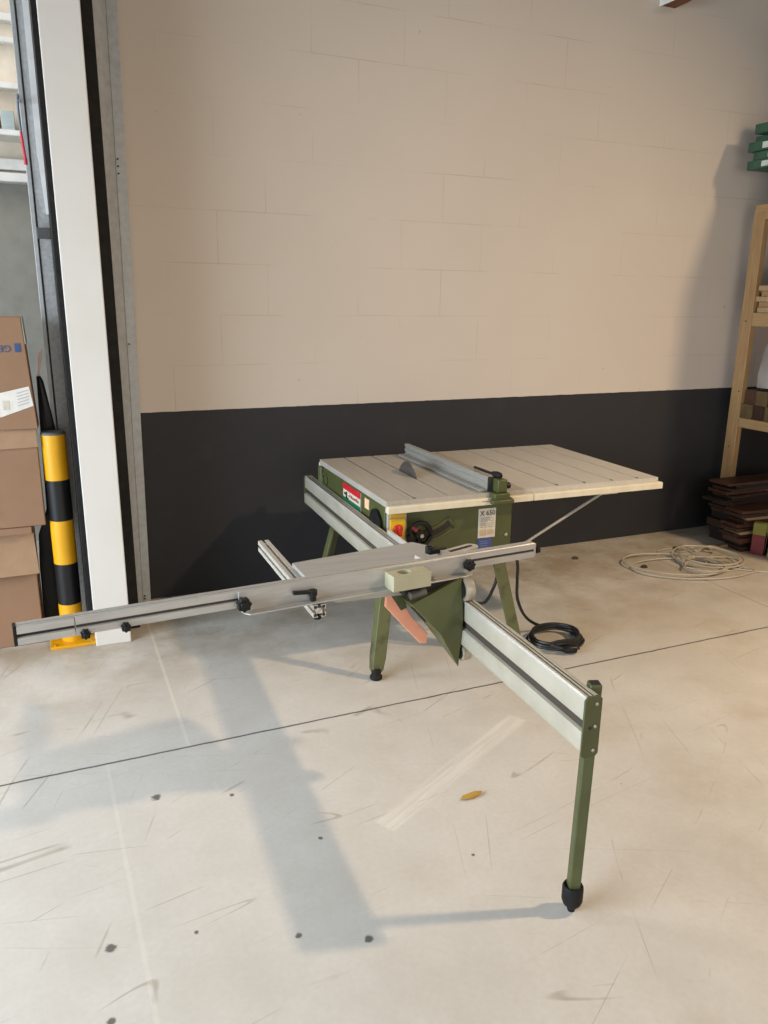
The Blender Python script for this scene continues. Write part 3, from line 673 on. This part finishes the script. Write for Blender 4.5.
# ------------------------------------------------------------------ cardboard boxes at the left
def carton(name, label, x1, y0, z0, z1, wid, dep, rz=0.):
    t = thing(name, label, 'box', (x1-wid/2, y0+dep/2, z0), rz, 'cardboard boxes stacked by the bollard')
    F_ = WM[t.name]
    return t, F_, wid/2, dep/2, z1-z0
t, F_, a, b, h = carton('cardboard_box', 'lowest brown cardboard box, its front flap hanging open, on the floor', -.122, 3.69, 0., .525, .56, .4)
obj('carton_body', MB(F_).box(-a, a, -b, b, .0, h), M['card'], t, .004)
obj('flap', MB(F_).hexa([(-a, -b-.006, h-.005), (a+.004, -b-.006, h-.005), (a+.004, -b, h-.005), (-a, -b, h-.005)], [(-a, -b-.01, h+.012), (a+.004, -b-.01, h+.012), (a+.004, -b-.002, h+.016), (-a, -b-.002, h+.016)]), M['card_in'], t)
obj('flap', MB(F_).hexa([(-a, -b-.05, h-.17), (a+.012, -b-.04, h-.17), (a+.012, -b-.036, h-.17), (-a, -b-.046, h-.17)], [(-a, -b-.006, h+.0), (a+.004, -b-.006, h+.0), (a+.004, -b-.001, h+.0), (-a, -b-.001, h+.0)]), M['card_in'], t)
t, F_, a, b, h = carton('cardboard_box', 'middle brown cardboard box of the stack, with a blue barcode label at its lower corner', -.062, 3.64, .58, 1.01, .58, .12)
obj('carton_body', MB(F_).box(-a, a, -b, b, .0, h), M['card'], t, .004)
obj('flap', MB(F_).hexa([(-a, -b-.012, h-.085), (a+.002, -b-.010, h-.075), (a+.002, -b, h-.075), (-a, -b, h-.085)], [(-a, -b-.001, h+.004), (a, -b-.001, h+.004), (a, -b+.002, h+.004), (-a, -b+.002, h+.004)]), M['card_in'], t)
lb = obj('barcode_label', MB(F_).box(.04, .106, -b-.003, -b, .06, .165), mat('blue_grey_label', (.35, .42, .5), .5), t)
k = MB(F_)
for i in range(9): k.box(.046, .1, -b-.0045, -b-.0028, .068+i*.0105, .068+i*.0105+random.uniform(.003, .007))
obj('barcode', k, M['ink'], lb)
obj('wood_batten', MB(F_).box(-a, a-.06, -b-.002, b, -.034, -.001), M['card'], t, .002)
t, F_, a, b, h = carton('cardboard_box', 'topmost brown cardboard box of the stack, with upside-down printing and a white paper label', -.05, 3.63, 1.0145, 1.482, .56, .12, math.radians(-2))
obj('carton_body', MB(F_).prism([(-a, 0), (a, 0), (a-.022, h), (-a, h)], 1, -b, b), M['card'], t, .003)
obj('packing_tape', MB(F_).hexa([(a-.016, -b-.0015, h-.11), (a-.012, -b-.0015, h-.11), (a-.012, b, h-.11), (a-.016, b, h-.11)], [(a-.021, -b-.0015, h+.002), (a-.019, -b-.0015, h+.002), (a-.019, b, h+.002), (a-.021, b, h+.002)]), M['tape'], t)
pl_ = obj('paper_label', MB(F_).hexa([(a-.14, -b-.003, .055), (a-.008, -b-.003, .10), (a-.008, -b, .10), (a-.14, -b, .055)], [(a-.165, -b-.003, .15), (a-.018, -b-.003, .182), (a-.018, -b, .182), (a-.165, -b, .15)]), M['paper'], t)
for i in range(5):
    z = .10+i*.013; obj('label_print', MB(F_).hexa([(a-.068, -b-.0042, z), (a-.022, -b-.0042, z+.013), (a-.022, -b-.0028, z+.013), (a-.068, -b-.0028, z)], [(a-.068, -b-.0042, z+.004), (a-.0225, -b-.0042, z+.017), (a-.0225, -b-.0028, z+.017), (a-.068, -b-.0028, z+.004)]), mat('grey_ink', (.42, .43, .46), .6), pl_)
obj('label_print', MB(F_).box(a-.125, a-.1, -b-.0042, -b-.0028, .085, .125), M['label_white'], pl_)
k = MB(); text_mesh(k, 'GEB', .04, F_ @ frame((a-.105, -b-.0015, .340), (-1, 0, 0), (0, 0, -1), (0, -1, 0)))
k2 = MB(F_).box(a-.056, a-.034, -b-.0022, -b+.0003, .324, .360)
tmp = bpy.data.meshes.new('tmp'); k2.bm.to_mesh(tmp); k.bm.from_mesh(tmp); bpy.data.meshes.remove(tmp); k2.bm.free()
obj('printed_name', k, M['ink_blue'], t, smooth=False)
# black sack and strip standing behind the bollard
sk = MB()
rings = []
for z, xa, xb, yo in ((0, -.115, -.03, 0), (.35, -.11, -.02, .01), (.5, -.10, .0, 0), (.62, -.055, .02, .0), (1.0, -.046, .016, 0), (1.2, -.04, -.012, .0), (1.225, -.04, -.022, .0)):
    rings.append([(xa, 3.77+yo*.3, z), ((xa+xb)/2, 3.764, z), (xb, 3.77+yo*.3, z), (xb, 3.786, z), (xa, 3.786, z)])
obj_ = obj('plastic_sack', sk.loft(rings), M['bag'], None, .004); setp(obj_, 'narrow black plastic sack standing upright between the cardboard boxes and the bollard', 'sack')
st = obj('wrapping_strip', MB().hexa([(-.037, 3.775, 1.2265), (-.026, 3.775, 1.2265), (-.026, 3.782, 1.2265), (-.037, 3.782, 1.2265)], [(-.022, 3.775, 1.33), (-.001, 3.775, 1.345), (-.001, 3.782, 1.345), (-.022, 3.782, 1.33)]), M['pink'], None, .001)
setp(st, 'pale pink strip poking up from the top of the narrow black sack', 'strip')

# next bay seen past the boxes
mg = obj('wall_shelf', MB().box(-1.4, .06, 5.2, 5.42, 2.43, 2.462), M['far_white'], None, .004); setp(mg, 'white shelf on the cream wall of the next bay at the upper left edge', 'shelf')
for i in range(8):
    x = -.62+i*.075
    o = obj('binder', MB().box(x, x+.068, 5.22, 5.38, 2.4625, 2.56).box(x+.001, x+.067, 5.218, 5.222, 2.475, 2.51), [M['mid_blue'] if i % 2 else M['mid_red']], None, .003)
    setp(o, ('pale blue-grey' if i % 2 else 'brick red')+' spine standing in the row on the white shelf of the next bay', 'folder', 'folders on the shelf of the next bay')
cord = thing('door_cord', 'hanging cord, blue-grey above and red below, beside the galvanised upright', 'cord', (.005, 3.68, 2.06))
obj('hook', MB().box(-.004, .008, 3.68, 3.80, 2.325, 2.335), M['galv_light'], cord)
obj('cord', MB().tube(smooth_path([(.0, 3.68, 2.33), (-.002, 3.68, 2.29), (-.002, 3.68, 2.24), (.0, 3.68, 2.195)], 6), .005, 8), M['blue_cord'], cord)
obj('red_end', MB().tube(smooth_path([(.0, 3.68, 2.195), (.002, 3.68, 2.15), (.006, 3.68, 2.10)], 6), .0055, 8).lathe((.006, 3.68, 2.10), (0, 0, -1), [(.007, 0), (.007, .025)], 10), M['red_cord'], cord)

# ------------------------------------------------------------------ wooden rack at the right
rk = thing('storage_rack', 'tall pine timber rack against the right end of the back wall', 'rack', (4.6, 3.4, 0))
def post(x, y): return obj('post', MB().box(x, x+.045, y, y+.09, 0, 2.14), M['pine'], rk, .003)
for x in (4.29, 4.88):
    for y in (3.86, 2.35): post(x, y)
for z0, z1 in ((2.09, 2.183), (1.428, 1.515), (.762, .826)):
    obj('beam', MB().box(4.292, 4.332, 2.35, 3.949 if z0 > 2 else 3.859, z0, z1) if z0 > 2 else MB().box(4.292, 4.332, 2.441, 3.859, z0, z1), M['pine_y'], rk, .003)
    obj('beam', MB().box(4.882, 4.922, 2.441, 3.859, z0, z1), M['pine_y'], rk, .003)
    obj('shelf_board', MB().box(4.333, 4.881, 2.45, 3.95, z1-.022, z1-.001), M['pine_y'], rk, .002)
obj('end_rail', MB().box(4.336, 4.879, 3.905, 3.945, 1.55, 1.64), M['pine'], rk, .003)
for y, z in ((3.905, 1.46), (3.885, 1.0), (3.91, .62)): obj('screw', MB().lathe((4.29, y, z), (-1, 0, 0), [(.005, 0), (.005, .002)], 10), M['dark'], rk)
# board that carries the green packs, on top of the rack
ub = obj('loading_board', MB().box(4.16, 4.9, 2.3, 3.52, 2.901, 2.935), M['pine_y'], rk, .002) if False else None
ZG = 2.184
rs = obj('timber_block', MB().box(4.30, 4.86, 3.60, 3.70, ZG, 2.375), M['pine_y'], None, .003); setp(rs, 'timber block lying across the top of the pine rack under the green packs', 'block')
zz = 2.3755
for i in range(5):
    hh = (.052, .05, .056, .04, .055)[i]
    x0 = (4.155, 4.165, 4.145, 4.20, 4.13)[i]; y1 = (3.93, 3.90, 3.93, 3.93, 3.88)[i]
    t = thing('green_pack', ('lowest', 'second lowest', 'middle', 'second highest', 'topmost')[i]+' dark green pack of the stack overhanging the top of the pine rack', 'pack', ((x0+4.7)/2, y1-.2, zz), 0, 'dark green packs on top of the rack')
    obj('wrapping', MB().box(x0, 4.72, y1-.38, y1, zz, zz+hh-.001), M['pack_green'], t, .003)
    obj('white_end', MB().box(x0+.012, 4.7, y1-.3825, y1-.3795, zz+.008, zz+hh-.009), M['pack_white'], t)
    obj('edge_label', MB().box(x0-.0015, x0+.001, y1-.16-.05*i % .1, y1-.11, zz+.010, zz+hh-.011), M['pack_white'], t)
    zz += hh
for i in range(3):  # unseen bundles, added to cast the diagonal shadow on the back wall
    y1 = 3.43-i*.40
    o = obj('shadow_bundle', MB().box(4.30, 4.86, y1-.39, y1, ZG, 2.90).box(4.32, 4.84, y1-.37, y1-.02, 2.90, 2.93), M['pack_green'], None, .006)
    setp(o, 'unseen green bundle added on the rack to shade the wall, '+('nearest the back wall', 'middle of three', 'furthest from the back wall')[i], 'bundle', 'unseen shadow bundles on the rack')
# goods on the rack
for i in range(5):
    y = 3.72-.0*i
    z = 1.5165+i*.034
    o = obj('plank', MB().box(4.30+.02*(i % 2), 4.86, 3.0, 3.835+.012*((i*7) % 3), z, z+.033), M['pine_y' if i % 2 else 'floor_tan'], None, .002)
    setp(o, ('bottom', 'second', 'third', 'fourth', 'top')[i]+' pine plank of the pile on the middle beam of the rack', 'plank', 'planks on the middle shelf')
o = obj('dark_pack', MB().box(4.32, 4.85, 3.2, 3.80, 1.6875, 1.80).box(4.34, 4.8, 3.25, 3.79, 1.80, 1.812), M['pack_green'], None, .006); setp(o, 'dark green pack lying on the pile of pine planks in the rack', 'pack')
gb = MB(); rg = []
for z, s2 in ((0, 1.0), (.08, 1.04), (.2, .9), (.33, .62), (.36, .3)):
    rg.append([(4.42+.095*s2*math.cos(a)*(1+.1*math.sin(3*a+z*9)), 3.735+.10*s2*math.sin(a)*(1+.12*math.cos(4*a+z*5)), 1.035+z) for a in [2*PI*i/14 for i in range(14)]])
o = obj('plastic_bag', gb.loft(rg), M['grey_bag'], None); setp(o, 'crumpled grey plastic film bag lying on the goods of the lower shelf', 'bag')
names = ('brown', 'olive', 'dark brown', 'tan')
k_ = 0
for row in range(2):
    for i in range(5):
        y1 = 3.855-i*.095-row*.012; z = .827+row*.095
        mm = (M['pack_brown'], M['pack_lime'], M['floor_brown'], M['floor_red'], M['pack_brown'])[(i*2+row*3) % 5]
        if i == 3 and row == 0 or (i >= 2 and row == 1 and i < 4): mm = M['pack_green']
        o = obj('carton', MB().box(4.30+.012*((i+row) % 2), 4.6, y1-.088, y1, z, z+.0945).box(4.2985+.012*((i+row) % 2), 4.301+.012*((i+row) % 2), y1-.055, y1-.03, z+.02, z+.075), mm, None, .003)
        setp(o, ('lower' if row == 0 else 'upper')+' row carton on the low rack shelf, '+('nearest', 'second from', 'third from', 'fourth from', 'fifth from')[i]+' the wall post', 'carton', 'small cartons on the low shelf')
# boards stacked under and in front of the rack
pos = []
z = 0.0
rnd = random.Random(5)
def board(x, y, z, L, wd, th, rz, m, lab, nm='floor_board', slope=0.):
    F2 = Matrix.Translation((x, y, z)) @ Matrix.Rotation(rz, 4, 'Z')
    o = obj(nm, MB(F2).box(-L/2, L/2, -wd/2, wd/2, 0, th), m, None, .002)
    return setp(o, lab, 'board', 'brown boards piled under the rack')
ordn = ('bottom', 'second', 'third', 'fourth', 'fifth', 'sixth', 'seventh', 'eighth', 'ninth', 'tenth', 'eleventh', 'twelfth', 'thirteenth', 'fourteenth')
def pile(nm, cx, cy, L, wd, rz, specs):
    z = 0.0005
    for i, (th, m, jx, jr) in enumerate(specs):
        board(cx+jx, cy+rnd.uniform(-.012, .012), z, L+rnd.uniform(-.05, .03), wd, th, rz+jr, M[m], ordn[i]+' board from the floor in the '+nm)
        z += th+.0006
pile('rear pile of dark boards below the rack post', 4.46, 3.77, .72, .17, .04, [(.05, 'floor_black', .05, 0), (.05, 'floor_black', .05, .02), (.05, 'floor_brown', .02, 0), (.05, 'floor_black', .03, -.03), (.022, 'floor_brown', .02, .05), (.022, 'floor_brown', -.0, -.03), (.022, 'floor_red', .02, .0), (.022, 'floor_brown', 0, .06), (.02, 'floor_black', -.10, .02), (.02, 'floor_brown', .02, .02), (.022, 'floor_red', -.02, -.05), (.022, 'floor_brown', .0, .02), (.022, 'floor_black', .03, .0), (.016, 'floor_red', -.01, -.04)])
pile('middle pile of brown boards in front of the rack', 4.34, 3.57, .60, .15, -.06, [(.03, 'floor_brown', .02, 0), (.03, 'floor_black', .06, .0), (.03, 'floor_red', .02, .05), (.025, 'floor_brown', .0, -.05), (.022, 'floor_tan', .03, .0), (.022, 'floor_brown', -.02, .08), (.022, 'floor_red', -.02, .02), (.022, 'floor_brown', .03, .0), (.022, 'floor_tan', .05, -.04), (.022, 'floor_brown', .0, .04), (.022, 'floor_red', .02, -.03)])
pile('front pile of brown boards beside the red and lime box', 4.46, 3.385, .52, .14, .05, [(.03, 'floor_brown', .0, 0), (.03, 'floor_red', .03, .0), (.03, 'floor_brown', .02, .05), (.025, 'floor_tan', .0, -.05), (.022, 'floor_brown', .03, .0), (.022, 'floor_red', .0, .04)])
def bx_thing(label, x, y, rz, w2, d2, h2, mats_):
    F2 = Matrix.Translation((x, y, .0)) @ Matrix.Rotation(rz, 4, 'Z')
    t = thing('carton', label, 'box', (x, y, 0), rz)
    obj('carton_body', MB(F2).box(-w2, w2, -d2, d2, 0, h2*.62), M[mats_[0]], t, .002)
    obj('upper_band', MB(F2).box(-w2, w2, -d2, d2, h2*.6205, h2), M[mats_[1]], t, .002)
    obj('white_side', MB(F2).box(w2*.2, w2, -d2-.0015, -d2+.001, .01, h2-.01), M['label_white'], t)
    return t
bx_thing('small upright box, lime yellow above and dark red below, in front of the boards', 4.15, 3.44, .5, .024, .04, .21, ('pack_redbox', 'pack_lime'))
bx_thing('lime yellow upright box at the right edge of the picture beside the boards', 4.18, 3.32, .5, .03, .05, .19, ('pack_lime', 'pack_lime'))
o = obj('batten', MB(Matrix.Translation((4.10, 3.64, 0)) @ Matrix.Rotation(.10, 4, 'Z')).box(-.2, .2, -.02, .02, .0005, .018), M['floor_tan'], None, .002); setp(o, 'pale wooden batten lying on the floor in front of the boards', 'batten')
# grey-white cable on the floor
def loop(cx, cy, rx, ry, ph, n, z, a0=0., turns=1.):
    out = []
    for i in range(n):
        a = a0+turns*2*PI*i/n
        x = rx*math.cos(a); y = ry*math.sin(a); out.append((cx+x*math.cos(ph)-y*math.sin(ph), cy+x*math.sin(ph)+y*math.cos(ph), z))
    return out
ctrl = [(3.95, 3.10, .006), (3.80, 3.22, .006), (3.66, 3.38, .010)]
for k, (cx, cy, rx, ry, ph) in enumerate(((3.72, 3.44, .19, .20, .2), (3.62, 3.36, .15, .13, .5), (3.74, 3.46, .22, .21, .1), (3.59, 3.34, .14, .12, .9), (3.72, 3.44, .18, .19, .0))):
    ctrl += loop(cx, cy, rx, ry, ph, 10, .006+.009*k, .4+k*.5)
ctrl += loop(3.44, 3.44, .30, .20, -.55, 9, .02, .3) + loop(3.50, 3.36, .36, .19, -.35, 10, .010, .6) + [(3.55, 3.66, .006), (3.7, 3.72, .006), (3.84, 3.68, .006)]
o = obj('cable_coil', MB().tube(smooth_path(ctrl, 6), .0055, 6), M['white_cable'], None); setp(o, 'loosely coiled pale grey cable on the floor in front of the brown boards', 'cable')

# ------------------------------------------------------------------ small things
lf = MB(Matrix.Translation((1.152, 1.90, .001)) @ Matrix.Rotation(.1, 4, 'Z'))
q = [(-.045, 0), (-.03, .010), (-.01, .013), (.02, .012), (.042, .004), (.03, -.009), (0, -.011), (-.03, -.008)]
top = [(x, y, .004+.006*abs(math.sin(x*60))) for x, y in q]; bot = [(x, y, z-.0012) for x, y, z in top]
lf.loft([bot, top]); o = obj('dry_leaf', lf, M['leaf'], None); setp(o, 'small curled yellow-brown leaf lying on the concrete floor', 'leaf')
for i, (x, y, s2, lab) in enumerate(((2.97, 3.79, .020, 'dark brown crumb of dirt on the floor between the saw and the pale cable'), (3.27, 3.50, .022, 'dark brown crumb of dirt inside the loop of pale cable'), (3.72, 3.72, .02, 'thin dark chip on the floor near the foot of the boards'))):
    mb = MB(); n = 9
    mb.loft([[(x+s2*f*(1.6 if i == 2 else 1.1)*math.cos(2*PI*j/n)*rnd.uniform(.8, 1.1), y+s2*f*math.sin(2*PI*j/n)*rnd.uniform(.7, 1.1), z) for j in range(n)] for f, z in ((1, 0.0005), (.9, .008), (.5, .014))])
    o = obj('dirt_crumb', mb, M['dirt'], None); setp(o, lab, 'dirt')
rb = thing('beam_end', 'rust brown beam end with a pale side plate high on the back wall', 'beam', (3.52, 4.0, 3.22))
obj('beam', MB().box(3.47, 3.575, 3.93, 4.0615, 3.228, 3.34), M['rust'], rb, .003)
obj('side_plate', MB().box(3.458, 3.4695, 3.925, 4.0615, 3.222, 3.34), M['far_white'], rb, .003)
